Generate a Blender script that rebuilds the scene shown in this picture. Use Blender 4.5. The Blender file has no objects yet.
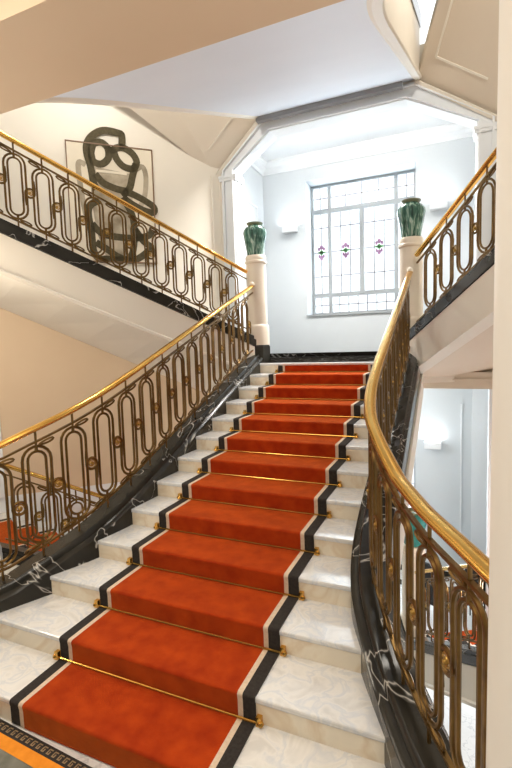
import bpy, bmesh, math, random
from mathutils import Vector, Matrix
random.seed(7)
SC = bpy.context.scene
COL = SC.collection
PI = math.pi

# ------------------------------------------------------------------ materials
def mat(name, color, rough=0.5, metal=0.0, **kw):
    m = bpy.data.materials.new(name); m.use_nodes = True
    b = m.node_tree.nodes['Principled BSDF']
    b.inputs['Base Color'].default_value = (*color, 1)
    b.inputs['Roughness'].default_value = rough
    b.inputs['Metallic'].default_value = metal
    for k, v in kw.items():
        b.inputs[k.replace('_', ' ')].default_value = v
    return m
def nodes(m):
    nt = m.node_tree
    return nt, nt.nodes['Principled BSDF'], nt.nodes.new, nt.links.new
def ramp(nt, stops):
    r = nt.nodes.new('ShaderNodeValToRGB')
    els = r.color_ramp.elements
    els[0].position, els[0].color = stops[0][0], (*stops[0][1], 1)
    els[1].position, els[1].color = stops[-1][0], (*stops[-1][1], 1)
    for p, c in stops[1:-1]:
        e = els.new(p); e.color = (*c, 1)
    return r
def marble(name, base, vein, scale, rough, lo=0.47, hi=0.53, mott=0.0, dist=1.6, wide=0.03):
    m = mat(name, base, rough)
    nt, b, N, L = nodes(m)
    tc = N('ShaderNodeTexCoord'); n = N('ShaderNodeTexNoise')
    n.inputs['Scale'].default_value = scale; n.inputs['Detail'].default_value = 4
    n.inputs['Roughness'].default_value = 0.5; n.inputs['Distortion'].default_value = dist
    L(tc.outputs['Object'], n.inputs['Vector'])
    mott_c = tuple(max(0, c * (1 - mott)) for c in base)
    r = ramp(nt, [(0.30, mott_c), (0.5 - wide, base), (0.5, vein), (0.5 + wide, base), (0.72, mott_c)])
    L(n.outputs['Fac'], r.inputs['Fac']); L(r.outputs['Color'], b.inputs['Base Color'])
    return m
def noisy(name, c1, c2, scale, rough, metal=0.0, bump=0.0, bscale=None, **kw):
    m = mat(name, c1, rough, metal, **kw)
    nt, b, N, L = nodes(m)
    tc = N('ShaderNodeTexCoord'); n = N('ShaderNodeTexNoise')
    n.inputs['Scale'].default_value = scale; n.inputs['Detail'].default_value = 5
    L(tc.outputs['Object'], n.inputs['Vector'])
    r = ramp(nt, [(0.3, c1), (0.7, c2)])
    L(n.outputs['Fac'], r.inputs['Fac']); L(r.outputs['Color'], b.inputs['Base Color'])
    if bump:
        n2 = N('ShaderNodeTexNoise'); n2.inputs['Scale'].default_value = bscale or scale * 4
        L(tc.outputs['Object'], n2.inputs['Vector'])
        bp = N('ShaderNodeBump'); bp.inputs['Strength'].default_value = bump; bp.inputs['Distance'].default_value = 0.004
        L(n2.outputs['Fac'], bp.inputs['Height']); L(bp.outputs['Normal'], b.inputs['Normal'])
    return m

M = {}
M['tread'] = marble('white_marble', (0.79, 0.77, 0.74), (0.66, 0.67, 0.69), 6.5, 0.13, mott=0.16, dist=0.9, wide=0.07)
M['riser'] = marble('cream_marble', (0.86, 0.77, 0.62), (0.76, 0.63, 0.46), 3.0, 0.22, mott=0.07, dist=0.9, wide=0.08)
M['black'] = marble('black_marble', (0.020, 0.018, 0.014), (0.55, 0.52, 0.47), 1.5, 0.2, mott=-1.0, dist=0.8, wide=0.0045)
M['black'].node_tree.nodes['Principled BSDF'].inputs['Specular IOR Level'].default_value = 0.28
M['floor'] = marble('floor_marble', (0.82, 0.81, 0.79), (0.6, 0.6, 0.6), 3.0, 0.2, mott=0.06)
M['red'] = noisy('red_carpet', (0.30, 0.019, 0.003), (0.45, 0.046, 0.005), 9, 0.95, bump=0.7, bscale=240,
                 Sheen_Weight=0.45, Sheen_Roughness=0.5, Sheen_Tint=(1.0, 0.46, 0.08, 1), Specular_IOR_Level=0.1)
M['band'] = noisy('black_carpet', (0.018, 0.013, 0.011), (0.035, 0.028, 0.022), 60, 0.95, bump=0.4, bscale=260)
M['stripe'] = noisy('cream_carpet', (0.62, 0.47, 0.33), (0.72, 0.58, 0.44), 60, 0.95, bump=0.4, bscale=260)
M['brass'] = noisy('polished_brass', (0.80, 0.48, 0.12), (0.70, 0.39, 0.09), 3, 0.19, 1.0)
M['bronze'] = noisy('dark_bronze', (0.115, 0.062, 0.017), (0.22, 0.125, 0.034), 9, 0.36, 0.75)
M['gilt'] = noisy('gilt_bronze', (0.62, 0.40, 0.11), (0.36, 0.21, 0.05), 25, 0.36, 0.85)
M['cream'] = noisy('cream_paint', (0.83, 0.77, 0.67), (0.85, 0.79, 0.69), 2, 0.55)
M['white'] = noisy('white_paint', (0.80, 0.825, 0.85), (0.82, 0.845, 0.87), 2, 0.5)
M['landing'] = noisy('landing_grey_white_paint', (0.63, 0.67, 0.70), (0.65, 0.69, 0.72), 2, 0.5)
M['window_tint'] = noisy('window_tint_white', (0.74, 0.79, 0.88), (0.76, 0.81, 0.90), 2, 0.6)  # white with the cool window light mixed into its colour
M['beige'] = noisy('beige_paint_and_shade', (0.66, 0.50, 0.34), (0.69, 0.53, 0.37), 1.5, 0.6)
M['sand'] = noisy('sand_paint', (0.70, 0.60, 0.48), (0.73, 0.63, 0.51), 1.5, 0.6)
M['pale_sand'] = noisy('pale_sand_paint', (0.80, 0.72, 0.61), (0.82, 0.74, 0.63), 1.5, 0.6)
M['grey'] = mat('recess_shade_grey', (0.30, 0.31, 0.33), 0.6)
M['frame'] = mat('window_frame_paint', (0.36, 0.39, 0.41), 0.5)
M['lead'] = mat('lead_came', (0.13, 0.13, 0.14), 0.5)
M['purple'] = mat('purple_glass', (0.30, 0.17, 0.30), 0.2)
M['green'] = mat('green_glass', (0.12, 0.34, 0.13), 0.2)
M['pedestal'] = noisy('pedestal_stone', (0.80, 0.71, 0.58), (0.83, 0.75, 0.63), 5, 0.35)
M['column'] = noisy('column_plaster', (0.87, 0.82, 0.74), (0.89, 0.84, 0.76), 1.5, 0.6)
M['paper'] = noisy('aged_paper', (0.80, 0.72, 0.58), (0.84, 0.76, 0.62), 4, 0.8)
M['ink'] = noisy('olive_black_ink', (0.060, 0.046, 0.018), (0.105, 0.083, 0.040), 30, 0.8)
M['wash'] = noisy('grey_wash', (0.26, 0.21, 0.14), (0.58, 0.50, 0.38), 5, 0.8)
M['wood'] = mat('thin_brown_frame', (0.22, 0.12, 0.06), 0.5)
M['blackfab'] = noisy('black_upholstery', (0.008, 0.008, 0.009), (0.015, 0.014, 0.014), 30, 0.7)
M['orange'] = noisy('orange_carpet', (0.75, 0.24, 0.01), (0.85, 0.30, 0.02), 30, 0.95, bump=0.3, bscale=200)
M['felt'] = noisy('grey_green_carpet', (0.13, 0.13, 0.10), (0.22, 0.21, 0.17), 14, 0.95, bump=0.3, bscale=200)
M['gold'] = mat('dull_gold_thread', (0.30, 0.20, 0.10), 0.8)
M['teal'] = mat('teal_glaze', (0.03, 0.22, 0.20), 0.2)
def lamp_mat():
    m = mat('lit_lamp_top', (1, 1, 1), 0.5)
    b = m.node_tree.nodes['Principled BSDF']
    b.inputs['Emission Color'].default_value = (1, 0.97, 0.92, 1); b.inputs['Emission Strength'].default_value = 6
    return m
M['lamp'] = lamp_mat()
M['honed'] = marble('honed_black_marble', (0.007, 0.006, 0.005), (0.25, 0.24, 0.22), 1.3, 0.7, mott=-0.5, dist=1.5, wide=0.006)
M['honed'].node_tree.nodes['Principled BSDF'].inputs['Specular IOR Level'].default_value = 0.0
def glass_mat():
    m = bpy.data.materials.new('clear_glass'); m.use_nodes = True
    nt = m.node_tree; nt.nodes.clear()
    o = nt.nodes.new('ShaderNodeOutputMaterial'); t = nt.nodes.new('ShaderNodeBsdfTransparent')
    g = nt.nodes.new('ShaderNodeBsdfGlossy'); x = nt.nodes.new('ShaderNodeMixShader')
    t.inputs['Color'].default_value = (0.96, 0.98, 1, 1); g.inputs['Roughness'].default_value = 0.05
    x.inputs[0].default_value = 0.04
    nt.links.new(t.outputs[0], x.inputs[1]); nt.links.new(g.outputs[0], x.inputs[2]); nt.links.new(x.outputs[0], o.inputs[0])
    return m
M['glass'] = glass_mat()
def vase_mat():
    m = mat('green_glaze', (0.03, 0.10, 0.07), 0.12)
    nt, b, N, L = nodes(m)
    tc = N('ShaderNodeTexCoord'); mp = N('ShaderNodeMapping'); mp.inputs['Scale'].default_value = (26, 26, 3.2)
    n = N('ShaderNodeTexNoise'); n.inputs['Scale'].default_value = 1.0; n.inputs['Detail'].default_value = 4
    n.inputs['Distortion'].default_value = 0.8
    r = ramp(nt, [(0.34, (0.012, 0.040, 0.032)), (0.47, (0.04, 0.12, 0.09)), (0.56, (0.12, 0.25, 0.19)), (0.66, (0.42, 0.54, 0.47))])
    L(tc.outputs['Object'], mp.inputs[0]); L(mp.outputs[0], n.inputs['Vector']); L(n.outputs['Fac'], r.inputs['Fac'])
    L(r.outputs['Color'], b.inputs['Base Color'])
    return m
M['vase'] = vase_mat()
M['rim'] = noisy('olive_glaze', (0.30, 0.27, 0.15), (0.16, 0.20, 0.13), 20, 0.2)

# ------------------------------------------------------------------ mesh helpers
class MB:
    def __init__(s): s.v = []; s.f = []
    def add(s, vs, fs):
        o = len(s.v); s.v += [tuple(v) for v in vs]; s.f += [tuple(i + o for i in f) for f in fs]; return s
    def box(s, a, b):
        (x0, y0, z0), (x1, y1, z1) = a, b
        return s.add([(x0,y0,z0),(x1,y0,z0),(x1,y1,z0),(x0,y1,z0),(x0,y0,z1),(x1,y0,z1),(x1,y1,z1),(x0,y1,z1)],
                     [(0,3,2,1),(4,5,6,7),(0,1,5,4),(1,2,6,5),(2,3,7,6),(3,0,4,7)])
    def prism(s, poly, z0, z1):                       # plan polygon -> vertical prism (z0,z1 numbers or per-vertex lists)
        n = len(poly)
        zz0 = z0 if isinstance(z0, (list, tuple)) else [z0] * n
        zz1 = z1 if isinstance(z1, (list, tuple)) else [z1] * n
        vs = [(p[0], p[1], z) for p, z in zip(poly, zz0)] + [(p[0], p[1], z) for p, z in zip(poly, zz1)]
        return s.add(vs, [tuple(range(n))[::-1], tuple(range(n, 2 * n))] + [(i, (i + 1) % n, n + (i + 1) % n, n + i) for i in range(n)])
    def slab(s, pts, vec):                            # 3-D polygon extruded by a vector
        n = len(pts); v = Vector(vec)
        vs = [tuple(p) for p in pts] + [tuple(Vector(p) + v) for p in pts]
        return s.add(vs, [tuple(range(n))[::-1], tuple(range(n, 2 * n))] + [(i, (i + 1) % n, n + (i + 1) % n, n + i) for i in range(n)])
    def tube(s, pts, r, n=6, closed=False):
        pts = [Vector(p) for p in pts]; k = len(pts); rings = []
        up = None
        for i, p in enumerate(pts):
            a = pts[(i - 1) % k] if (closed or i > 0) else p
            b = pts[(i + 1) % k] if (closed or i < k - 1) else p
            t = (b - a).normalized()
            if up is None:
                up = t.orthogonal().normalized()
            up = (up - t * up.dot(t))
            if up.length < 1e-6: up = t.orthogonal()
            up.normalize(); w = t.cross(up)
            rr = r[i] if isinstance(r, (list, tuple)) else r
            rings.append([p + (up * math.cos(2*PI*j/n) + w * math.sin(2*PI*j/n)) * rr for j in range(n)])
        vs = [q for R in rings for q in R]; fs = []
        for i in range(k if closed else k - 1):
            i2 = (i + 1) % k
            for j in range(n):
                fs.append((i*n+j, i*n+(j+1)%n, i2*n+(j+1)%n, i2*n+j))
        if not closed:
            fs += [tuple(range(n))[::-1], tuple(range((k-1)*n, k*n))]
        return s.add(vs, fs)
    def lathe(s, prof, n=32, c=(0, 0, 0)):
        vs = []; fs = []
        for (r, z) in prof:
            for j in range(n):
                a = 2*PI*j/n; vs.append((c[0]+r*math.cos(a), c[1]+r*math.sin(a), c[2]+z))
        k = len(prof)
        for i in range(k-1):
            for j in range(n):
                fs.append((i*n+j, i*n+(j+1)%n, (i+1)*n+(j+1)%n, (i+1)*n+j))
        fs += [tuple(range(n))[::-1], tuple(range((k-1)*n, k*n))]
        return s.add(vs, fs)
    def sweep(s, prof, path, flip=False):             # path: (point, side vector); prof: closed list of (side, z)
        n = len(prof); k = len(path); vs = []; fs = []
        for p, sd in path:
            for a, b in prof:
                vs.append((p[0] + sd[0]*a, p[1] + sd[1]*a, p[2] + b))
        for i in range(k-1):
            for j in range(n):
                fs.append((i*n+j, i*n+(j+1)%n, (i+1)*n+(j+1)%n, (i+1)*n+j))
        fs += [tuple(range(n))[::-1], tuple(range((k-1)*n, k*n))]
        return s.add(vs, fs)
    def mesh(s, name, m, smooth=False):
        me = bpy.data.meshes.new(name); me.from_pydata(s.v, [], s.f); me.update()
        bm = bmesh.new(); bm.from_mesh(me); bmesh.ops.recalc_face_normals(bm, faces=bm.faces); bm.to_mesh(me); bm.free()
        me.materials.append(m)
        if smooth:
            for p in me.polygons: p.use_smooth = True
            if hasattr(me, 'set_sharp_from_angle'): me.set_sharp_from_angle(angle=math.radians(40))
        return me
def put(name, me, parent=None, loc=(0, 0, 0), rotz=0.0):
    o = bpy.data.objects.new(name, me); COL.objects.link(o)
    o.rotation_euler = (0, 0, rotz)
    l = Vector(loc)
    if parent is not None:
        o.parent = parent
        q = parent
        while q is not None:
            l = l - q.location; q = q.parent
    o.location = l
    return o
def obj(name, mb, m, parent=None, smooth=False, bevel=0.0, kind=None):
    o = put(name, mb.mesh(name, m, smooth), parent)
    if bevel:
        b = o.modifiers.new('bevel', 'BEVEL'); b.width = bevel; b.segments = 2; b.limit_method = 'ANGLE'
    if kind: o['kind'] = kind
    return o
def thing(name, label, cat, loc=(0, 0, 0), group=None):
    o = bpy.data.objects.new(name, None); COL.objects.link(o); o.location = loc; o.empty_display_size = 0.1
    o['label'] = label; o['category'] = cat
    if group: o['group'] = group
    return o
def tag(o, label, cat, group=None):
    o['label'] = label; o['category'] = cat
    if group: o['group'] = group
    return o
def struct(name, mb, m, bevel=0.0, smooth=False):
    return obj(name, mb, m, None, smooth, bevel, 'structure')

# ------------------------------------------------------------------ measurements
h, T, NR = 0.14, 0.3639, 13
W2 = 0.6728
SL = h / T
ZL = NR * h                # landing level
YL = 12 * T                # last riser
def nose(y): return (y / T + 1) * h
RAILPTS = [(1.08, 4.62), (1.08, 4.1), (1.08, 3.5), (1.08, 2.8), (1.08, 2.2), (1.08, 1.75), (1.098, 1.38), (1.15, 1.08),
           (1.245, 0.82), (1.36, 0.57), (1.50, 0.29), (1.63, 0.06), (1.715, -0.09), (1.80, -0.24)]
def catmull(P, sub):
    out = []
    for i in range(len(P) - 1):
        p0 = P[max(i-1, 0)]; p1 = P[i]; p2 = P[i+1]; p3 = P[min(i+2, len(P)-1)]
        for k in range(sub):
            t = k / sub
            out.append(tuple(0.5*((2*b)+(-a+c)*t+(2*a-5*b+4*c-d)*t*t+(-a+3*b-3*c+d)*t**3) for a, b, c, d in zip(p0, p1, p2, p3)))
    out.append(tuple(P[-1])); return out
RAIL = catmull(RAILPTS, 6)
CURBH = 0.98
ZKEYS = [(-0.6, 1.325), (-0.3, 1.33), (-0.1, 1.345), (0.06, 1.363), (0.30, 1.385), (0.57, 1.43), (0.75, 1.505)]
def railz(y):
    if y >= 0.75: return nose(y) + 1.075
    for (a, za), (b, zb) in zip(ZKEYS, ZKEYS[1:]):
        if a <= y <= b: return za + (zb - za) * (y - a) / (b - a)
    return ZKEYS[0][1]
def offset(pts, d):
    out = []
    for i, p in enumerate(pts):
        a = pts[max(i-1, 0)]; b = pts[min(i+1, len(pts)-1)]
        t = Vector((b[0]-a[0], b[1]-a[1])).normalized()
        out.append((p[0] - t.y*d, p[1] + t.x*d))       # travelling -y: +d is outward (+x)
    return out
INNER = offset(RAIL, -0.13)
def inner_x(y):
    q = INNER
    for a, b in zip(q, q[1:]):
        if b[1] <= y <= a[1]:
            f = (a[1]-y) / max(1e-6, a[1]-b[1]); return a[0] + (b[0]-a[0])*f
    return q[0][0] if y > q[0][1] else q[-1][0]

# ------------------------------------------------------------------ central staircase
def ys_between(a, b, n=5): return [a + (b-a)*i/n for i in range(n+1)]
stair = thing('marble_staircase', 'wide central white marble staircase flaring out at its foot, between black marble curbs', 'staircase', (0, 0, 0))
for k in range(12):
    y0, y1 = k*T, (k+1)*T + 0.02
    ys = ys_between(y0, y1)
    xs = [inner_x(y) + 0.06 for y in ys]
    poly = [(x, y) for x, y in zip(xs, ys)] + [(-x, y) for x, y in reversed(list(zip(xs, ys)))]
    st = obj('step', MB().prism(poly, 0.0 if k == 0 else (k-1)*h, (k+1)*h - 0.032), M['riser'], stair)
    ys = ys_between(y0 - 0.007, y1)
    xs = [inner_x(y) + 0.06 for y in ys]
    poly = [(x, y) for x, y in zip(xs, ys)] + [(-x, y) for x, y in reversed(list(zip(xs, ys)))]
    obj('tread', MB().prism(poly, (k+1)*h - 0.032, (k+1)*h), M['tread'], st, bevel=0.008)
def rail_path(sx, lo=-1e9, hi=1e9, zf=railz, pts=RAIL, d=0.0, uphill=False):
    out = []
    pts_d = pts
    for i, p in enumerate(pts):
        a = pts[max(i-1, 0)]; b = pts[min(i+1, len(pts)-1)]
        t = Vector((b[0]-a[0], b[1]-a[1])).normalized()
        if lo <= p[1] <= hi:
            out.append(((sx*p[0], p[1], zf(p[1])), (sx*(-t.y), t.x)))
    return out
def curbtop(y): return railz(y) - CURBH
for sx in (-1, 1):
    P = rail_path(sx, zf=curbtop)
    prof = [(-0.130, -0.62), (-0.130, -0.075), (-0.112, -0.055), (-0.085, -0.05), (-0.078, -0.012), (-0.066, 0.0), (0.085, 0.0), (0.10, -0.014),
            (0.10, -0.045), (0.125, -0.06), (0.13, -0.075), (0.13, -0.30), (0.0, -0.34), (-0.05, -0.62)]
    obj('curb', MB().sweep(prof, P), M['black'], stair, smooth=True)
    prof = [(0.0, -0.33), (0.14, -0.29), (0.15, -0.29), (0.15, -0.62), (0.0, -0.66)]
    obj('stringer', MB().sweep(prof, P), M['cream'], stair)

# carpet runner
prof_y = []
cz = 0.009
pts = [(-0.012, 0.012)]
for k in range(13):
    yn, zt = k*T - 0.006, (k+1)*h
    pts.append((k*T - cz, k*h + 0.012)); pts.append((k*T - cz - 0.001, zt - 0.035))
    if k < 12:
        for a in (200, 165, 130, 95):
            r = 0.016
            pts.append((yn + 0.007 + r*math.cos(math.radians(a)), zt + cz - r + r*math.sin(math.radians(a))))
        pts.append(((k+1)*T - cz - 0.02, zt + cz)); pts.append(((k+1)*T - cz - 0.002, zt + cz + 0.004))
    else:
        pts.append((YL - cz, zt - 0.036))
runner = thing('stair_runner', 'rust red carpet runner with black and cream edges laid down the central marble stairs', 'carpet')
def runner_strip(x0, x1, name, m, parent, lift=0.0):
    mb = MB(); n = len(pts); vs = []
    for x in (x0, x1):
        for (y, z) in pts: vs.append((x, y - lift*0.5, z + lift))
    fs = [(i, i+1, n+i+1, n+i) for i in range(n-1)]
    vb = [(v[0], v[1] + 0.010, v[2] - 0.010) for v in vs]
    fs2 = [(2*n+i, 2*n+n+i, 2*n+n+i+1, 2*n+i+1) for i in range(n-1)]
    side = [(i, 2*n+i, 2*n+i+1, i+1) for i in range(n-1)] + [(n+i, n+i+1, 3*n+i+1, 3*n+i) for i in range(n-1)]
    ends = [(0, n, 3*n, 2*n), (n-1, 3*n-1, 4*n-1, 2*n-1)]
    mb.add(vs + vb, fs + fs2 + side + ends)
    return obj(name, mb, m, parent, smooth=True)
runner_strip(-W2+0.100, W2-0.100, 'red_field', M['red'], runner)
for sx in (-1, 1):
    a, b = sorted((sx*(W2-0.100), sx*(W2-0.070))); runner_strip(a, b, 'cream_stripe', M['stripe'], runner)
    a, b = sorted((sx*(W2-0.070), sx*W2)); runner_strip(a, b, 'black_border', M['band'], runner)
ORD = ['lowest', 'second', 'third', 'fourth', 'fifth', 'sixth', 'seventh', 'eighth', 'ninth', 'tenth', 'eleventh', 'topmost']
for k in range(1, 13):
    lab = ('thin brass stair rod across the red carpet, %s' % ('the lowest one' if k == 1 else 'the topmost one' if k == 12 else ORD[k-1] + ' from the bottom'))
    y, z = k*T - 0.022, k*h + 0.018
    r = thing('stair_rod', lab, 'stair rod', (0, y, z), 'brass rods holding the stair carpet')
    obj('rod', MB().tube([(-0.70, y, z), (0.70, y, z)], 0.0072, 8), M['brass'], r, smooth=True)
    for sx in (-1, 1):
        b = MB().box((sx*0.695-0.014, y-0.006, z-0.017), (sx*0.695+0.014, y+0.022, z+0.034))
        b.lathe([(0.0005, -0.018), (0.013, -0.012), (0.018, 0.0), (0.013, 0.012), (0.0005, 0.018)], 12, (sx*0.705, y, z))
        obj('bracket', b, M['brass'], r, smooth=True)

# rug at the foot of the stairs
rug = thing('floor_rug', 'grey rug with orange and black key pattern edges at the foot of the stairs', 'rug', (-0.4, -0.5, 0.0))
def rrect(a0, a1, b0, b1, z0, z1):
    c, s_ = math.cos(-0.055), math.sin(-0.055); o = Vector((-0.75, -0.020))
    P = [(a0, b0), (a1, b0), (a1, b1), (a0, b1)]
    return MB().prism([(o.x + c*a - s_*b, o.y + s_*a + c*b) for a, b in P], z0, z1)
kb = obj('key_border', rrect(-0.30, 2.2, -0.060, 0.0, 0.001, 0.016), M['band'], rug)
mk = MB()
for i in range(62):
    a = -0.29 + i*0.040
    for q in ([(a, a+0.026, -0.020, -0.014)], [(a, a+0.006, -0.040, -0.014)], [(a, a+0.020, -0.046, -0.040)], [(a+0.014, a+0.020, -0.040, -0.027)]):
        x0, x1, b0, b1 = q[0]; t = rrect(x0, x1, b0, b1, 0.0155, 0.0175); mk.add(t.v, t.f)
obj('key_pattern', mk, M['gold'], kb)
obj('orange_border', rrect(-0.30, 2.2, -0.125, -0.060, 0.001, 0.016), M['orange'], rug)
obj('grey_field', rrect(-0.30, 2.2, -1.10, -0.125, 0.001, 0.014), M['felt'], rug)

# ------------------------------------------------------------------ balustrade kit
OB0, OW, IW, GAP = 0.105, 0.102, 0.064, 0.038
def stadium(w, z0, z1, n=9):
    pts = []
    for i in range(n+1):
        a = PI*i/n; pts.append((w*math.cos(a), 0, z1 - w + w*math.sin(a)))
    for i in range(n+1):
        a = PI + PI*i/n; pts.append((w*math.cos(a), 0, z0 + w + w*math.sin(a)))
    return pts
def oval_mesh(OB1, wf=1.0):
    mb = MB()
    mb.tube(stadium(OW*wf, OB0, OB1), 0.0115, 6, True); mb.tube(stadium(OW*wf-GAP, OB0+GAP, OB1-GAP), 0.0105, 6, True)
    for z in (OB0, OB1 - GAP): mb.tube([(0, 0, z), (0, 0, z+GAP)], 0.012, 6)
    return mb.mesh('oval_panel', M['bronze'], True)
def leaf_mesh(sg, sl, OB1):                           # +x is uphill
    mb = MB(); L = []; z0 = OB1 + 0.012 if sg > 0 else 0.093
    for i in range(12):
        t = i/12; a = t*2*PI
        x = 0.075 - 0.055*math.cos(a); zz = 0.017*math.sin(a)*(0.55+0.45*(x-0.02)/0.11)
        L.append((sg*x, 0, z0 + sg*(x*sl + zz - 0.010)))
    return mb.tube(L, 0.0085, 5, True).mesh('leaf_scroll', M['bronze'], True)
def ring_mesh(pitch, sl, OB1):
    mb = MB(); c = (pitch/2, 0, (OB0+OB1)/2 + sl*pitch/2); L = []
    L.append((c[0] - 0.040, 0, c[2] + 0.13)); L.append((c[0] - 0.046, 0, c[2] + 0.06))
    for i in range(1, 25):
        a = PI + 2*PI*i/16
        L.append((c[0] + 0.046*math.cos(a), 0, c[2] + 0.046*math.sin(a)))
    L.append((c[0] + 0.046, 0, c[2] - 0.06)); L.append((c[0] + 0.040, 0, c[2] - 0.13))
    return mb.tube(L, 0.0115, 6).mesh('c_scroll', M['bronze'], True)
def rosette_mesh(pitch, sl, OB1):
    mb = MB(); c = Vector((pitch/2, 0, (OB0+OB1)/2 + sl*pitch/2))
    sp = []
    for i in range(22):
        a = i*0.45; r = 0.032*(1 - i/28)
        sp.append(c + Vector((r*math.cos(a), 0, r*math.sin(a))))
    mb.tube(sp, 0.0062, 6)
    t = MB().lathe([(0.0005, -0.020), (0.008, -0.017), (0.012, -0.008), (0.012, 0.008), (0.008, 0.017), (0.0005, 0.020)], 12)
    mb.add([(c.x + v[0], v[2], c.z + v[1]) for v in t.v], t.f)
    return mb.mesh('rosette', M['gilt'], True)
def balustrade(name, label, path, pitch, start, railm='brass', slope=SL, end_trim=0.10, group='scrolled metal balustrades', CURBH=0.90, wf=1.0):
    """path: list of ((x,y,ztop_of_curb),(side)) ordered uphill"""
    P = [Vector(p[0]) for p in path]; OB1 = CURBH - 0.135; OVAL = oval_mesh(OB1, wf)
    root = thing(name, label, 'balustrade', tuple(P[0]), group)
    prof = [(0.037*math.cos(a)*1.0, CURBH + 0.027*math.sin(a)) for a in [2*PI*i/14 for i in range(14)]]
    obj('handrail', MB().sweep(prof, path), M[railm], root, smooth=True)
    def bar(name_, z, w, t):
        q = [(-w, z-t), (w, z-t), (w, z+t), (-w, z+t)]
        obj(name_, MB().sweep(q, path), M['bronze'], root)
    bar('upper_rail', CURBH - 0.10, 0.011, 0.008); bar('lower_rail', 0.078, 0.011, 0.008)
    D = [0.0]
    for a, b in zip(P, P[1:]): D.append(D[-1] + math.hypot(b.x-a.x, b.y-a.y))
    def at(u):
        for i in range(len(D)-1):
            if D[i] <= u <= D[i+1]:
                f = (u-D[i])/max(1e-9, D[i+1]-D[i]); p = P[i].lerp(P[i+1], f); t = P[i+1]-P[i]
                return p, t
        return P[-1], P[-1]-P[-2]
    u = start; cache = {}
    while u < D[-1] - end_trim:
        p, t = at(u)
        a, _ = at(max(0, u-0.06)); b, _ = at(min(D[-1], u+0.06)); t = b - a
        rot = math.atan2(t.y, t.x); sl = t.z / max(1e-6, math.hypot(t.x, t.y)); key = round(sl*12)
        if key not in cache:
            cache[key] = (leaf_mesh(1, key/12, OB1), leaf_mesh(-1, key/12, OB1), ring_mesh(pitch, key/12, OB1), rosette_mesh(pitch, key/12, OB1),
                          MB().tube([(0, 0, -0.004), (0, 0, OB0)], 0.009, 6).mesh('post', M['bronze'], True),
                          MB().tube([(0, 0, OB1), (0, 0, CURBH-0.015)], 0.009, 6).mesh('post', M['bronze'], True))
        l1, l2, s_, r_, p1, p2 = cache[key]
        put('oval_panel', OVAL, root, p, rot)
        put('post', p1, root, p, rot); put('post', p2, root, p, rot)
        if u + pitch < D[-1] - end_trim + 0.12:
            put('leaf_scroll', l1, root, p, rot); put('leaf_scroll', l2, root, p, rot)
            put('scroll', s_, root, p, rot); put('rosette', r_, root, p, rot)
        u += pitch
    return root

for sx, lab in ((-1, 'bronze balustrade with brass handrail along the left side of the central red carpeted stairs'),
                (1, 'bronze balustrade with thick curving brass handrail on the right of the central stairs')):
    path = list(reversed(rail_path(sx, zf=curbtop)))
    path = [q for q in path if q[0][1] < 4.50]
    dl = 0.0; q = [Vector(p[0][:2]) for p in path]
    for a, b in zip(q, q[1:]):
        if b.y <= 1.609: dl += (b-a).length
        else: dl += (1.609-a.y)/max(1e-6, b.y-a.y)*(b-a).length; break
    balustrade('balustrade', lab, path, 0.285, dl % 0.285 + (0.285 if dl % 0.285 < 0.05 else 0), end_trim=0.12, CURBH=CURBH)

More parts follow.
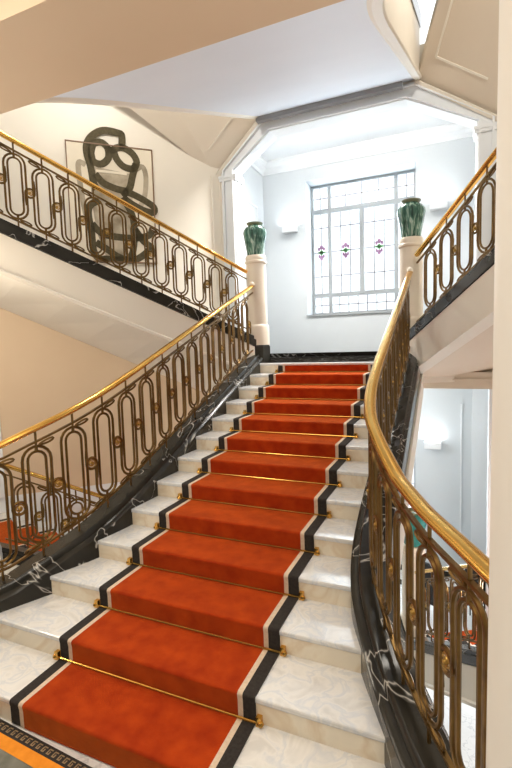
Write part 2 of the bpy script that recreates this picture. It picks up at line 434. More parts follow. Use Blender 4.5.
# ------------------------------------------------------------------ side flights
TH = math.radians(30)
def flight_frame(sx):
    d = Vector((sx*math.sin(TH), -math.cos(TH))); e = Vector((sx*math.cos(TH), math.sin(TH))); o = Vector((sx*1.08, 4.6))
    return o, d, e
def fp(sx, s, w):
    o, d, e = flight_frame(sx); p = o + d*s + e*w; return (p.x, p.y)
WDIR = Vector((-0.72, -0.694)).normalized()           # direction of the left stairwell wall in plan (mirrored at right)
WO = Vector((-1.80, 5.05))
WSH = 0.27
def wall_w(s, sx=-1):                                         # width of the flight from the inner line to the wall at s
    o, d, e = flight_frame(-1)
    # solve o + d s + e w = WO + WDIR t
    r = WO - Vector((WSH if sx > 0 else 0, 0)) - (o + d*s); det = e.x*(-WDIR.y) - (-WDIR.x)*e.y
    w = (r.x*(-WDIR.y) - (-WDIR.x)*r.y)/det
    return w
def side_stairs(sx, label, z0, slope, rise, send, under_in, under_out):
    """z0: curb top at s=0"""
    root = thing('side_staircase', label, 'staircase', (*fp(sx, 0, 0), z0 - 0.3))
    P = []
    n = 14; o, d, e = flight_frame(sx)
    for i in range(n+1):
        s = -0.02 + (send+0.02)*i/n; p = o + d*s
        P.append(((p.x, p.y, z0 + slope*s), (e.x, e.y)))
    obj('curb', MB().sweep([(-0.11, -0.15), (-0.11, -0.05), (-0.085, -0.045), (-0.085, 0.0), (0.09, 0.0), (0.11, -0.03), (0.11, -0.34), (-0.02, -0.34), (-0.02, -0.15)], P), M['black'], root)
    obj('stringer', MB().sweep([(-0.10, -0.16), (-0.02, -0.16), (-0.02, -0.50), (0.06, -0.53), (0.06, -0.585), (-0.125, -0.585), (-0.125, -0.55), (-0.10, -0.535)], P), M['cream'], root)
    ns = int(round(send*slope/rise)); t = send/ns
    for k in range(ns):
        s0, s1 = k*t, (k+1)*t; zt = z0 - 0.18 + (k+1)*rise
        wa = wall_w(s0, sx) - 0.01; wb = wall_w(s1, sx) - 0.01
        q = [fp(sx, s0, 0.05), fp(sx, s1+0.02, 0.05), fp(sx, s1+0.02, wb), fp(sx, s0, wa)]
        st = obj('step', MB().prism(q, zt - rise - 0.05, zt - 0.03), M['riser'], root)
        q = [fp(sx, s0-0.02, 0.05), fp(sx, s1, 0.05), fp(sx, s1, wb), fp(sx, s0-0.02, wa)]
        obj('tread', MB().prism(q, zt - 0.03, zt), M['tread'], st)
    # plastered underside
    mb = MB(); q = []
    for i in range(9):
        s = 0.0 + send*i/8; q.append((fp(sx, s, 0.0), z0 - 0.575 + slope*s, fp(sx, s, wall_w(s, sx) - 0.012), under_out(s)))
    vs = []; fs = []
    for (a, za, b, zb) in q: vs += [(*a, za), (*b, zb), (*a, za + 0.10), (*b, zb + 0.10)]
    for i in range(8):
        o_ = 4*i
        fs += [(o_, o_+1, o_+5, o_+4), (o_+2, o_+6, o_+7, o_+3), (o_, o_+4, o_+6, o_+2), (o_+1, o_+3, o_+7, o_+5)]
    fs += [(0, 2, 3, 1), (32, 33, 35, 34)]
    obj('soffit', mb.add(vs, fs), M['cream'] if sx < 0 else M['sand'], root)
    bp = [q for q in P if True]
    return root, P
def carpet_on_flight(sx, label, z0, slope, rise, send):
    root = thing('stair_runner', label, 'carpet', (*fp(sx, 0, 0.7), z0))
    ns = int(round(send*slope/rise)); t = send/ns
    prof = []
    for k in range(ns):
        zt = z0 - 0.18 + (k+1)*rise
        prof += [(k*t - 0.028, zt - rise + 0.016), (k*t - 0.034, zt - 0.01), (k*t - 0.02, zt + 0.014)]
    prof.append((send - 0.03, z0 - 0.18 + ns*rise + 0.014))
    def strip(w0, w1, name, m):
        vs = []; n = len(prof)
        for w in (w0, w1):
            for s, z in prof: vs.append((*fp(sx, s, w*min(1.0, (wall_w(max(s, 0), sx) - 0.04)/1.47)), z))
        vs += [(v[0], v[1], v[2] - 0.012) for v in vs]
        fs = [(i, i+1, n+i+1, n+i) for i in range(n-1)] + [(2*n+i, 3*n+i, 3*n+i+1, 2*n+i+1) for i in range(n-1)]
        fs += [(i, 2*n+i, 2*n+i+1, i+1) for i in range(n-1)] + [(n+i, n+i+1, 3*n+i+1, 3*n+i) for i in range(n-1)]
        obj(name, MB().add(vs, fs), m, root)
    strip(0.40, 1.36, 'red_field', M['red'])
    strip(0.37, 0.40, 'cream_stripe', M['stripe']); strip(1.36, 1.39, 'cream_stripe', M['stripe'])
    strip(0.29, 0.37, 'black_border', M['band']); strip(1.39, 1.47, 'black_border', M['band'])
UZ = 2.17
LZ = -1.95
up_out = lambda s: 1.15 + 0.5*s
lo_out = lambda s: LZ - 0.575 + 0.57*s
for sx, lab, bl in ((-1, 'upper left stair flight rising from the landing with white stringer and black marble curb', 'bronze balustrade climbing left from the vase pedestal in front of the framed drawing'),
                (1, 'upper right stair flight rising from the landing behind the round column, sand coloured underside', 'bronze balustrade climbing right from the vase pedestal towards the round column')):
    root, P = side_stairs(sx, lab, UZ, 0.39, 0.142, 4.2, None, up_out if sx < 0 else (lambda s: UZ - 0.565 + 0.39*s))
    PP = [q for q in P]
    o, d, e = flight_frame(sx); PP = []
    for i in range(16):
        s = 0.17 + (4.15-0.17)*i/15; p = o + d*s; PP.append(((p.x, p.y, UZ + 0.39*s), (e.x, e.y)))
    balustrade('balustrade', bl, PP, 0.355 if sx > 0 else 0.268, 0.33 if sx > 0 else 0.25, end_trim=0.1, wf=1.3 if sx > 0 else 1.0)
for sx, lab, bl, cl in ((-1, 'lower left stair flight going down behind the left balustrade of the central stairs', 'balustrade with thin brass rail along the descending left stair, low behind the central left balustrade', 'red carpet with black borders on the descending left stair'),
                (1, 'lower right stair flight going down beyond the thick curving brass handrail', 'balustrade with thin brass rail along the descending right stair, seen through the near right balustrade', 'red carpet with black borders on the descending right stair')):
    root, P = side_stairs(sx, lab, LZ, 0.57, 0.15, 3.5, None, lo_out)
    o, d, e = flight_frame(sx); PP = []
    for i in range(12):
        s = 0.17 + (3.45-0.17)*i/11; p = o + d*s; PP.append(((p.x, p.y, LZ + 0.57*s), (e.x, e.y)))
    balustrade('balustrade', bl, PP, 0.268, 0.12, end_trim=0.1)
    carpet_on_flight(sx, cl, LZ, 0.57, 0.15, 3.5)

# ------------------------------------------------------------------ pedestals and vases
def pedestal(x, y, z, label):
    r = thing('pedestal', label, 'pedestal', (x, y, z), 'round cream newel pedestals')
    obj('plinth', MB().lathe([(0.19, 0), (0.19, 0.235), (0.175, 0.26)], 8, (x, y, z)), M['black'], r)
    obj('base', MB().lathe([(0.170, 0.26), (0.170, 0.52), (0.162, 0.545), (0.148, 0.565)], 36, (x, y, z)), M['pedestal'], r, smooth=True)
    obj('shaft', MB().lathe([(0.148, 0.565), (0.146, 1.40), (0.143, 1.43)], 36, (x, y, z)), M['pedestal'], r, smooth=True)
    obj('capital', MB().lathe([(0.143, 1.43), (0.160, 1.445), (0.160, 1.47), (0.150, 1.48), (0.152, 1.53), (0.140, 1.555), (0.05, 1.56)], 36, (x, y, z)), M['pedestal'], r, smooth=True)
    return r
def vase(x, y, z, label, mkey='vase'):
    r = thing('vase', label, 'vase', (x, y, z), 'glazed vases on the pedestals')
    pr = [(0.112, 0.0), (0.120, 0.008), (0.124, 0.05), (0.140, 0.15), (0.158, 0.24), (0.172, 0.31), (0.166, 0.355), (0.140, 0.395), (0.106, 0.415), (0.096, 0.425)]
    body = MB().lathe(pr, 40)
    vs = []
    for (a, b, c) in body.v:
        an = math.atan2(b, a); f = 1 + 0.022*math.cos(14*an)*(1 if 0.06 < c < 0.36 else 0.2); vs.append((a*f, b*f, c))
    body.v = vs
    me = body.mesh('vase_body', M[mkey], True)
    put('vase_body', me, r, (x, y, z))
    put('rim', MB().lathe([(0.090, 0.423), (0.100, 0.435), (0.118, 0.448), (0.120, 0.460), (0.108, 0.462), (0.080, 0.43), (0.02, 0.425)], 40).mesh('rim', M['rim'], True), r, (x, y, z))
    return r
pedestal(-1.08, 4.62, ZL, 'round cream pedestal on black plinth at the top left of the central stairs')
pedestal(1.08, 4.62, ZL, 'round cream pedestal on black plinth at the top right of the central stairs')
vase(-1.08, 4.62, ZL+1.56, 'green glazed ribbed vase standing on the left pedestal')
vase(1.08, 4.62, ZL+1.56, 'green glazed ribbed vase standing on the right pedestal beside the window')
LL = -2.22
pedestal(1.10, 4.66, LL, 'round cream pedestal on the lower landing, glimpsed through the near right balustrade')
vase(1.10, 4.66, LL+1.56, 'teal glazed vase on the lower pedestal, glimpsed through the near right balustrade', 'teal')
for sx, w in ((-1, 'left'), (1, 'right')):
    f = MB().lathe([(0.0005, -0.05), (0.02, -0.045), (0.036, -0.02), (0.04, 0.0), (0.034, 0.022), (0.018, 0.04), (0.0005, 0.045)], 16, (sx*1.08, 4.455, railz(4.47) + 0.012))
    # round knob closing the handrail against the pedestal
    rr = [o_ for o_ in bpy.data.objects if o_.name.startswith('balustrade') and o_.parent is None]
    obj('rail_finial', f, M['pedestal'], rr[0 if sx < 0 else 1], smooth=True)

# ------------------------------------------------------------------ landing, alcove, window
RX = 0.27                                              # the arch reaches further right than left
def octo(hw, hz, fl, fz, zb):
    return [(-hw, zb), (-hw, hz), (-fl, fz), (fl+0.03, fz), (hw+RX, hz), (hw+RX, zb)]
def ring_between(A, B, y0, y1):
    mb = MB(); n = len(A)
    for i in range(n-1):
        q = [A[i], A[i+1], B[i+1], B[i]]
        mb.slab([(p[0], y0, p[1]) for p in q], (0, y1-y0, 0))
    return mb
def landing(zl, tag_, ztop, flat):
    pl = [(-1.21, YL-0.0), (1.21, YL-0.0), fp(1, 0, 0.12), fp(1, 0, 0.86), (2.06, 5.10), (2.15, 5.2), (2.15, 7.02), (-1.95, 7.02), (-1.95, 5.2), (-1.80, 5.10), fp(-1, 0, 0.86), fp(-1, 0, 0.12)]
    return pl
PL = landing(0, 0, 0, 0)
PF = [(x, max(y, YL+0.125)) for x, y in PL]
struct('floor_landing', MB().prism(PF, ZL-0.16, ZL-0.002), M['honed'])
o = obj('tread', MB().box((-1.01, YL-0.012, ZL-0.032), (1.01, YL+0.09, ZL)), M['tread'], stair, bevel=0.008)
obj('step', MB().box((-1.01, YL, ZL-2*h), (1.01, YL+0.12, ZL-0.032)), M['riser'], stair)
struct('ceiling_under_landing', MB().prism(PF, ZL-0.30, ZL-0.162), M['cream'])
struct('floor_lower_landing', MB().prism([(-1.21, 4.5), (1.21, 4.5)] + PL[2:], LL-0.2, LL), M['floor'])
tag(struct('trim_1', MB().box((-1.9, 6.45, LL+0.001), (1.9, 6.62, LL+0.004)), M['black']), 'black marble inlay band across the lower landing floor', 'inlay')

def alcove(zl, dz, n0, zbot, ztop_out, zin):
    """arched opening, side walls, back wall with window, sconces; dz shifts the heights"""
    Z = lambda z: z + dz
    return Z
def back_wall(dz, zbot, name, wn):
    z0, z1, hx = 2.63 + dz, 5.15 + dz, 1.03; hr = 0.955
    top = 5.62 + dz
    mb = MB()
    mb.box((-1.95, 7.0, zbot), (-hx, 7.46, top)); mb.box((hr, 7.0, zbot), (2.15, 7.46, top))
    mb.box((-hx, 7.0, zbot), (hr, 7.46, z0)); mb.box((-hx, 7.0, z1), (hr, 7.46, top))
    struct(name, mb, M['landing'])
    w = bpy.data.objects.new(wn, None); COL.objects.link(w); w.location = (0, 7.42, z0); w['kind'] = 'structure'
    # frame
    X0, X1 = -hx, hr; B = 7.36; E_ = 7.42
    def fr(name, bars, m, y0, y1, parent=w):
        mb = MB()
        for (a, b, c, d) in bars: mb.box((a, y0, c), (b, y1, d))
        return obj(name, mb, m, parent)
    Wd = X1 - X0; H = z1 - z0
    fx = lambda f: X0 + Wd*f
    fz = lambda f: z0 + H*f
    fr('outer_frame', [(X0, X0+0.055, z0+.05, z1-.05), (X1-0.055, X1, z0+.05, z1-.05), (X0, X1, z0, z0+0.05), (X0, X1, z1-0.05, z1)], M['frame'], B, E_)
    tz, bz = fz(0.80), fz(0.155)
    m1, m2, m3 = fx(0.185), fx(0.50), fx(0.815)
    fr('mullion', [(m1-0.035, m1+0.035, z0+.05, z1-.05)], M['frame'], B+0.006, E_); fr('mullion', [(m3-0.035, m3+0.035, z0+.05, z1-.05)], M['frame'], B+0.006, E_)
    fr('mullion', [(m2-0.045, m2+0.045, bz, tz)], M['frame'], B-0.01, E_)
    fr('transom', [(X0+.055, X1-.055, tz-0.045, tz+0.045)], M['frame'], B+0.003, E_); fr('transom', [(X0+.055, X1-.055, bz-0.04, bz+0.04)], M['frame'], B+0.003, E_)
    g = fr('pane', [(X0+0.02, X1-0.02, z0+0.02, z1-0.02)], M['glass'], 7.388, 7.394)
    # lead came lines, one lattice per light
    def came(xa, xb, za, zb, xs, zs):
        b = [(x-0.0075, x+0.0075, za, zb) for x in xs] + [(xa, xb, z-0.0075, z+0.0075) for z in zs]
        return fr('lead_lattice', b, M['lead'], 7.376, 7.386)
    cz_ = (tz+bz)/2 + 0.03
    for (xa, xb, nn) in ((X0+.055, m1-.035, 1), (m1+.035, m2-.045, 2), (m2+.045, m3-.035, 2), (m3+.035, X1-.055, 1)):
        xs = [xa + (xb-xa)*(i+1)/(nn+1) for i in range(nn)]
        came(xa, xb, bz, tz, xs, [cz_ - 0.47, cz_, cz_ + 0.47])
        c = (xa+xb)/2
        md = MB()
        for (ax, az, rx, rz) in ((0, 0.10, 0.034, 0.045), (-0.05, 0.07, 0.024, 0.035), (0.05, 0.07, 0.024, 0.035), (0, -0.10, 0.034, 0.05), (-0.045, -0.07, 0.02, 0.035), (0.045, -0.07, 0.02, 0.035)):
            md.slab([(c+ax+rx*math.cos(2*PI*i/10), 7.372, cz_+az+rz*math.sin(2*PI*i/10)) for i in range(10)], (0, 0.012, 0))
        obj('medallion', md, M['purple'], w)
        md = MB()
        for (ax, az, rx, rz) in ((0, 0, 0.09, 0.022), (0, 0, 0.035, 0.05)):
            md.slab([(c+ax+rx*math.cos(2*PI*i/10), 7.370, cz_+az+rz*math.sin(2*PI*i/10)) for i in range(10)], (0, 0.012, 0))
        obj('medallion_leaf', md, M['green'], w)
    came(X0+.055, m1-.035, tz, z1, [(X0+m1)/2], [(tz+z1)/2]); came(m3+.035, X1-.055, tz, z1, [(X1+m3)/2], [(tz+z1)/2])
    n = 4; came(m1+.035, m3-.035, tz, z1, [m1+(m3-m1)*(i+1)/n for i in range(n-1)], [(tz+z1)/2])
    n = 7; came(m1+.035, m3-.035, z0, bz, [m1+(m3-m1)*(i+1)/n for i in range(n-1)], [(bz+z0)/2])
    came(X0+.055, m1-.035, z0, bz, [(X0+m1)/2], [(bz+z0)/2]); came(m3+.035, X1-.055, z0, bz, [(X1+m3)/2], [(bz+z0)/2])
    obj('sill', MB().box((-hx-0.02, 6.975, z0-0.03), (hr+0.02, 7.40, z0)), M['frame'], w)
    return w
ALZ = LL - ZL - 0.0
back_wall(0, ZL-0.16, 'wall_back', 'window_1')
back_wall(ALZ, LL-0.2, 'wall_back_lower', 'window_2')
n = 2
for dz, zb in ((0, ZL-0.16), (ALZ, LL-0.2)):
    zt = 5.62 + dz if dz == 0 else ZL - 0.30
    for sx in (-1, 1):
        AW = 1.90 if sx < 0 else 2.15
        x0, x1 = sorted((sx*AW, sx*(AW+0.15)))
        mb = MB().box((x0, 5.25, zb), (x1, 7.46, zt))
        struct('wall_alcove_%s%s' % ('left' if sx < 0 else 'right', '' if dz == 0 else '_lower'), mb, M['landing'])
        # raised panel moulding on the side wall
        xx = sorted((sx*(AW-0.015), sx*(AW+0.002))); b = MB()
        for (ya, yb, za, zc) in ((5.55, 5.58, zb+0.5, zt-0.9), (6.65, 6.68, zb+0.5, zt-0.9), (5.55, 6.68, zb+0.5, zb+0.53), (5.55, 6.68, zt-0.93, zt-0.9)):
            b.box((xx[0], ya, za), (xx[1], yb, zc))
        n += 1; struct('trim_%d' % n, b, M['white'])
struct('ceiling_alcove', MB().box((-2.05, 5.25, 5.60), (2.30, 7.46, 5.72)), M['white'])
# cornice of the alcove
def cornice(z):
    b = MB()
    prof = [(0, 0), (0.03, 0), (0.05, 0.05), (0.12, 0.09), (0.14, 0.16), (0.16, 0.17), (0.16, 0.21), (0, 0.21)]
    path = [((-1.90, 5.3, z), (1, 0)), ((-1.90, 7.0, z), (1, -1)), ((2.15, 7.0, z), (-1, -1)), ((2.15, 5.3, z), (-1, 0))]
    return b.sweep(prof, path)
n += 1; struct('trim_%d' % n, cornice(5.39), M['white'])
for b in (MB().box((-1.90, 6.985, ZL), (2.15, 7.0, ZL+0.08)),):
    struct('baseboard_back', b, M['honed'])
struct('baseboard_back_lower', MB().box((-1.90, 6.985, LL), (2.15, 7.0, LL+0.10)), M['black'])
b = MB().box((1.70, 6.98, LL+0.4), (1.725, 7.0, 0.95)); b.box((1.88, 6.95, LL+0.1), (2.15, 7.0, 1.3))
n += 1; struct('trim_%d' % n, b, M['white'])
# octagonal arch
A_out = octo(1.80, 4.83, 1.10, 5.46, ZL); A_in = octo(1.565, 4.81, 0.955, 5.265, ZL)
n += 1; struct('trim_%d' % n, ring_between(A_out, A_in, 5.02, 5.28), M['white'])
A2 = octo(1.765, 4.82, 1.08, 5.425, ZL); A3 = octo(1.74, 4.82, 1.065, 5.40, ZL)
b = ring_between(A2, A3, 4.98, 5.03); t = ring_between(octo(1.61, 4.81, 0.982, 5.305, ZL), octo(1.585, 4.81, 0.967, 5.28, ZL), 4.98, 5.03); b.add(t.v, t.f)
n += 1; struct('trim_%d' % n, b, M['white'])
b = MB()
for sx in (-1, 1):
    RR_ = RX if sx > 0 else 0
    x0, x1 = sorted((sx*(1.53+RR_), sx*(1.835+RR_))); b.box((x0, 4.985, 4.70), (x1, 5.29, 4.74)); b.box((x0+.01, 4.995, 4.66), (x1-.01, 5.28, 4.70))
n += 1; struct('trim_%d' % n, b, M['white'])
# wall above / beside the arch, hidden zone behind soffits
b = MB().box((-2.05, 5.10, 5.46), (2.32, 5.30, 5.95))
for sx in (-1, 1):
    RR_ = RX if sx > 0 else 0
    x0, x1 = sorted((sx*(1.795+RR_), sx*(2.05+RR_))); b.box((x0, 5.10, ZL-0.3), (x1, 5.27, 5.46))
    b.slab([(sx*1.10, 5.10, 5.46), (sx*(1.80+RR_), 5.10, 5.46), (sx*(1.80+RR_), 5.10, 4.84)], (0, 0.17, 0))
struct('wall_arch', b, M['cream'])
# lower lintel and pilasters
b = MB().box((-2.05, 5.00, 1.42), (2.30, 5.28, 1.519)); b.box((-2.05, 4.90, 1.519), (-1.25, 5.0, 1.65)); b.box((1.25, 4.90, 1.519), (2.30, 5.0, 1.65)); b.box((-2.05, 4.965, 1.50), (2.30, 5.0, 1.519)); b.box((1.60, 4.97, 1.64), (2.30, 5.09, 1.80)); b.box((1.25, 4.86, 1.60), (2.30, 4.90, 1.65)); b.box((1.25, 4.885, 1.545), (2.30, 4.90, 1.56))
n += 1; struct('trim_%d' % n, b, M['sand'])
b = MB()
for sx in (-1, 1):
    x0, x1 = sorted((sx*(1.62 if sx < 0 else 2.02), sx*(2.05 if sx < 0 else 2.30))); b.box((x0, 5.04, LL), (x1, 5.26, 1.42))
    x0, x1 = sorted((sx*(1.66 if sx < 0 else 2.08), sx*(1.70 if sx < 0 else 2.12))); b.box((x0, 5.02, LL), (x1, 5.04, 1.42))
n += 1; struct('trim_%d' % n, b, M['white'])

# uplight sconces
def sconce(x, z, label):
    r = thing('wall_sconce', label, 'wall lamp', (x, 7.0, z), 'white uplight wall lamps')
    obj('housing', MB().box((x-0.14, 6.86, z), (x+0.14, 6.999, z+0.115)), M['white'], r, bevel=0.006)
    obj('lit_top', MB().box((x-0.12, 6.88, z+0.1155), (x+0.12, 6.98, z+0.118)), M['lamp'], r)
    L = bpy.data.lights.new('sconce_light', 'AREA'); L.shape = 'RECTANGLE'; L.size = 0.24; L.size_y = 0.10; L.energy = 2.2; L.color = (0.92, 0.97, 1.0)
    lo = bpy.data.objects.new('sconce_light', L); COL.objects.link(lo); lo.location = (x, 6.93, z+0.13); lo.rotation_euler = (PI, 0, 0)
sconce(-1.33, 4.22, 'white box uplight on the landing wall left of the window')
sconce(1.33, 4.28, 'white box uplight on the landing wall right of the window')
sconce(1.25, 0.155, 'white box uplight on the pale wall of the lower landing')

# ------------------------------------------------------------------ stairwell walls
def wpt(t, sx): p = WO + WDIR*t; return (p.x if sx < 0 else -p.x, p.y)
def wall_strip(sx, zlo, zhi, t0, t1, nseg=10, thick=0.12):
    mb = MB(); N_ = Vector((-WDIR.y, WDIR.x))          # pointing... outward side chosen below
    N_ = Vector((-0.694, 0.72))
    poly = []
    for i in range(nseg):
        ta, tb = t0 + (t1-t0)*i/nseg, t0 + (t1-t0)*(i+1)/nseg
        a, b_ = WO + WDIR*ta, WO + WDIR*tb
        c, d = b_ + N_*thick, a + N_*thick
        q = [(p.x if sx < 0 else WSH - p.x, p.y) for p in (a, b_, c, d)]
        mb.prism(q, [zlo(ta), zlo(tb), zlo(tb), zlo(ta)], [zhi(ta), zhi(tb), zhi(tb), zhi(ta)])
    return mb
def s_of_t(t):
    o, d, e = flight_frame(-1); p = WO + WDIR*t; return (p - o).dot(d)
for sx, nm in ((-1, 'left'), (1, 'right')):
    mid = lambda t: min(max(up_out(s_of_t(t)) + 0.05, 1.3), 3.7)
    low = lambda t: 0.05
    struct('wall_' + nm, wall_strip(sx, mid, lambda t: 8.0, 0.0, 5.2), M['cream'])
    struct('wall_%s_under_stairs' % nm, wall_strip(sx, low, mid, 0.0, 5.2), M['beige'] if sx < 0 else M['white'])  # left: shade and warm light under the flight put into the beige
    struct('wall_%s_lower' % nm, wall_strip(sx, lambda t: -4.3, low, 0.0, 5.2), M['white'])
def wall_patch(t0, t1, z0, z1, d0, d1):
    """box lying on the left wall, d0..d1 metres in front of it"""
    N_ = Vector((0.694, -0.72)); a, b_ = WO + WDIR*t0, WO + WDIR*t1
    q = [a + N_*d0, b_ + N_*d0, b_ + N_*d1, a + N_*d1]
    return MB().prism([(p.x, p.y) for p in q], z0, z1)
n += 1; struct('trim_%d' % n, wall_patch(3.36, 3.75, 0.05, 2.70, 0.001, 0.05), M['white'])
b = MB()
for (t0, t1, z0, z1) in ((0.16, 0.185, 2.6, 4.75), (0.0, 0.05, 1.9, 4.85)):
    q = wall_patch(t0, t1, z0, z1, 0.001, 0.02); b.add(q.v, q.f)
n += 1; struct('trim_%d' % n, b, M['cream'])

# framed drawing
def wp(t, z, d):
    p = WO + WDIR*t + Vector((0.694, -0.72))*d; return (p.x, p.y, z)
art = thing('framed_drawing', 'framed brush drawing of an abstract figure over a vase on the left wall', 'picture', wp(1.69, 3.37, 0.001))
t0, t1, z0, z1 = 2.29, 1.085, 3.36, 5.03
obj('sheet', wall_patch(t1, t0, z0, z1, 0.004, 0.020), M['paper'], art)
fr = MB()
for (a, b_, c, d) in ((t1, t1+0.015, z0, z1), (t0-0.015, t0, z0, z1), (t1, t0, z0, z0+0.015), (t1, t0, z1-0.015, z1)):
    q = wall_patch(a, b_, c, d, 0.003, 0.030); fr.add(q.v, q.f)
obj('frame', fr, M['wood'], art)
def on_wall(q, d):                                     # (u,v) in sheet fractions from top left
    u, v = q; return wp(t0 + (t1-t0)*u, z1 - (z1-z0)*v, d)
def stroke(P, w, name, m, d, closed=False):
    P = catmull([tuple(p) for p in P], 5); mb = MB(); L = []
    asp = (z1-z0)/(t0-t1)
    for i, p in enumerate(P):
        a = P[max(i-1, 0)]; b_ = P[min(i+1, len(P)-1)]
        tx, ty = b_[0]-a[0], (b_[1]-a[1])*asp; l = math.hypot(tx, ty) or 1; nx, ny = -ty/l*w, tx/l*w/asp
        L.append(((p[0]+nx, p[1]+ny), (p[0]-nx, p[1]-ny)))
    vs = []; k = len(L)
    for a, b_ in L: vs += [on_wall(a, d), on_wall(b_, d), on_wall(a, d+0.003), on_wall(b_, d+0.003)]
    fs = []
    for i in range(k-1):
        o_ = 4*i; fs += [(o_, o_+1, o_+5, o_+4), (o_+2, o_+6, o_+7, o_+3), (o_, o_+4, o_+6, o_+2), (o_+1, o_+3, o_+7, o_+5)]
    fs += [(0, 2, 3, 1), (4*k-4, 4*k-3, 4*k-1, 4*k-2)]
    return obj(name, mb.add(vs, fs), m, art)
def px(x, y):                                          # sketch grid of the drawing -> sheet fractions
    u = (x - 64.5)/87.4
    top = 139 + 13*u; return (u, (y - top)/(112 + 0*u))
def poly_px(L): return [px(*p) for p in L]
body = [(88, 162), (96, 166), (112, 170), (128, 174), (129, 195), (126, 225), (120, 252), (108, 258), (98, 250), (90, 225), (87, 195)]
mb = MB(); B_ = [on_wall(px(*p), 0.021) for p in body]
nv = Vector((0.694, -0.72, 0))*0.002
obj('vase_wash', MB().slab(B_, nv), M['wash'], art)
stroke(poly_px([(83, 163), (77, 160), (76, 170), (79, 200), (84, 225)]), 0.030, 'handle_wash', M['wash'], 0.0235)
stroke(poly_px([(134, 170), (141, 168), (144, 178), (142, 195), (137, 205)]), 0.030, 'handle_wash', M['wash'], 0.0235)
S_ = [
 [(120, 150), (121, 138), (118, 135), (103, 132), (92, 136), (86, 143), (85, 152), (88, 165), (90, 180), (93, 186)],
 [(89, 152), (91, 160), (99, 163), (106, 158), (106, 149), (100, 143), (92, 144), (89, 152)],
 [(112, 152), (115, 160), (122, 167), (131, 169), (135, 163), (131, 155), (122, 149), (114, 149), (112, 152)],
 [(104, 150), (112, 151)],
 [(134, 165), (130, 176), (126, 188), (118, 194)],
 [(92, 172), (100, 181), (112, 187), (122, 190)],
 [(120, 190), (130, 194), (142, 201), (151, 208), (150, 213), (140, 210), (128, 203), (119, 196)],
 [(95, 197), (86, 200), (83, 208), (85, 225), (86, 243), (91, 257), (98, 262)],
 [(118, 196), (127, 212), (129, 230), (126, 250), (120, 262)],
 [(86, 218), (94, 227), (106, 232), (128, 236), (144, 235), (148, 230)],
 [(89, 236), (100, 244), (112, 253), (128, 258), (145, 248), (138, 240), (130, 228)],
 [(96, 262), (112, 262), (128, 268)],
]
S_ = [[(x, min(y, 139 + 13*((x-64.5)/87.4) + 109)) for x, y in L] for L in S_]
for L in S_: stroke(poly_px(L), 0.041, 'brush_stroke', M['ink'], 0.024)
stroke(poly_px([(93, 169), (106, 171), (124, 174)]), 0.014, 'mouth_line', M['paper'], 0.0275)

# ------------------------------------------------------------------ upper storey seen from below
OFF = 3.56
def soff(y): return OFF + SL*y
up = thing('upper_staircase', 'pale underside of the next stair flight overhead, edged by a curved cream stringer', 'staircase', (0, 3, 4.7))
OUT = offset(RAIL, 0.06)
OUTP = [p for p in OUT if p[1] > 0.2] 
yy = [(p[0], p[1]) for p in OUTP]
yy = [(1.14, 5.05)] + yy
mb = MB()
for a, b_ in zip(yy, yy[1:]):
    q = [(a[0], a[1]), (-a[0], a[1]), (-b_[0], b_[1]), (b_[0], b_[1])]
    mb.prism(q, [soff(a[1]), soff(a[1]), soff(b_[1]), soff(b_[1])], [soff(a[1])+0.1, soff(a[1])+0.1, soff(b_[1])+0.1, soff(b_[1])+0.1])
obj('soffit', mb, M['window_tint'], up)
for sx in (-1, 1):
    P = [((sx*1.08, 5.05, soff(5.05)), (sx*1.0, 0.0))] + [(((sx*p[0]), p[1], soff(p[1])), (sx*1.0, 0.0)) for p in RAIL if p[1] > 0.2]
    obj('stringer', MB().sweep([(0.03, -0.02), (0.09, -0.02), (0.10, 0.0), (0.10, 0.03), (0.075, 0.045), (0.075, 0.62), (0.0, 0.62), (0.0, 0.0)], P), M['cream'], up)
    obj('curb', MB().sweep([(-0.05, 0.62), (0.09, 0.62), (0.09, 0.80), (-0.05, 0.80)], P), M['black'], up)
tag(obj('recess_shade_strip', MB().box((-1.12, 4.87, soff(4.87)-0.062), (0.95, 4.96, soff(4.96)-0.002)), M['grey']), 'long dark grey strip painted as a shadowed recess under the pale ceiling above the window arch', 'painted shade')  # grey box paints the shade of the recess above the arch
# soffits of the flights above, left and right
for sx, nm in ((-1, 'left'), (1, 'right')):
    A = Vector((sx*1.12, 5.04, 5.47)); Bq = Vector((sx*1.90, 5.06, 4.775)) if sx < 0 else Vector((2.17, 5.06, 4.75))
    d = Vector((sx*math.sin(math.radians(22)), -math.cos(math.radians(22)), 0.62))
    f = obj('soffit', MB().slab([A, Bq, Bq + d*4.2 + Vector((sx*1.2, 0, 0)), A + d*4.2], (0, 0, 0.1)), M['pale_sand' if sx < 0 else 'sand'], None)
    f.name = 'ceiling_soffit_' + nm; f['kind'] = 'structure'
    e_ = (Bq - A).normalized(); dn = d.normalized(); nrm = e_.cross(dn); nrm = nrm if nrm.z < 0 else -nrm
    p0 = A + d*0.30 + e_*0.16; p1 = A + d*0.30 + e_*0.86
    mbx = MB()
    for (a, b_) in ((p0, p1), (p0, p0 + d*3.5)):
        dr = (b_-a).normalized(); sd = nrm.cross(dr).normalized()*0.012
        mbx.slab([a-sd, b_-sd, b_+sd, a+sd], nrm*0.012)
    n += 1; struct('trim_%d' % n, mbx, M['cream'])
    # moulded edge along the chamfer
    mbx = MB(); 
    a = A + Vector((0, -0.07, 0.0)); b_ = Bq + Vector((0, -0.07, 0))
    mbx.slab([a + nrm*0.005, b_ + nrm*0.005, b_ + Vector((0, 0.07, 0)) + nrm*0.06, a + Vector((0, 0.07, 0)) + nrm*0.06], nrm*0.02)
    n += 1; struct('trim_%d' % n, mbx, M['cream'])

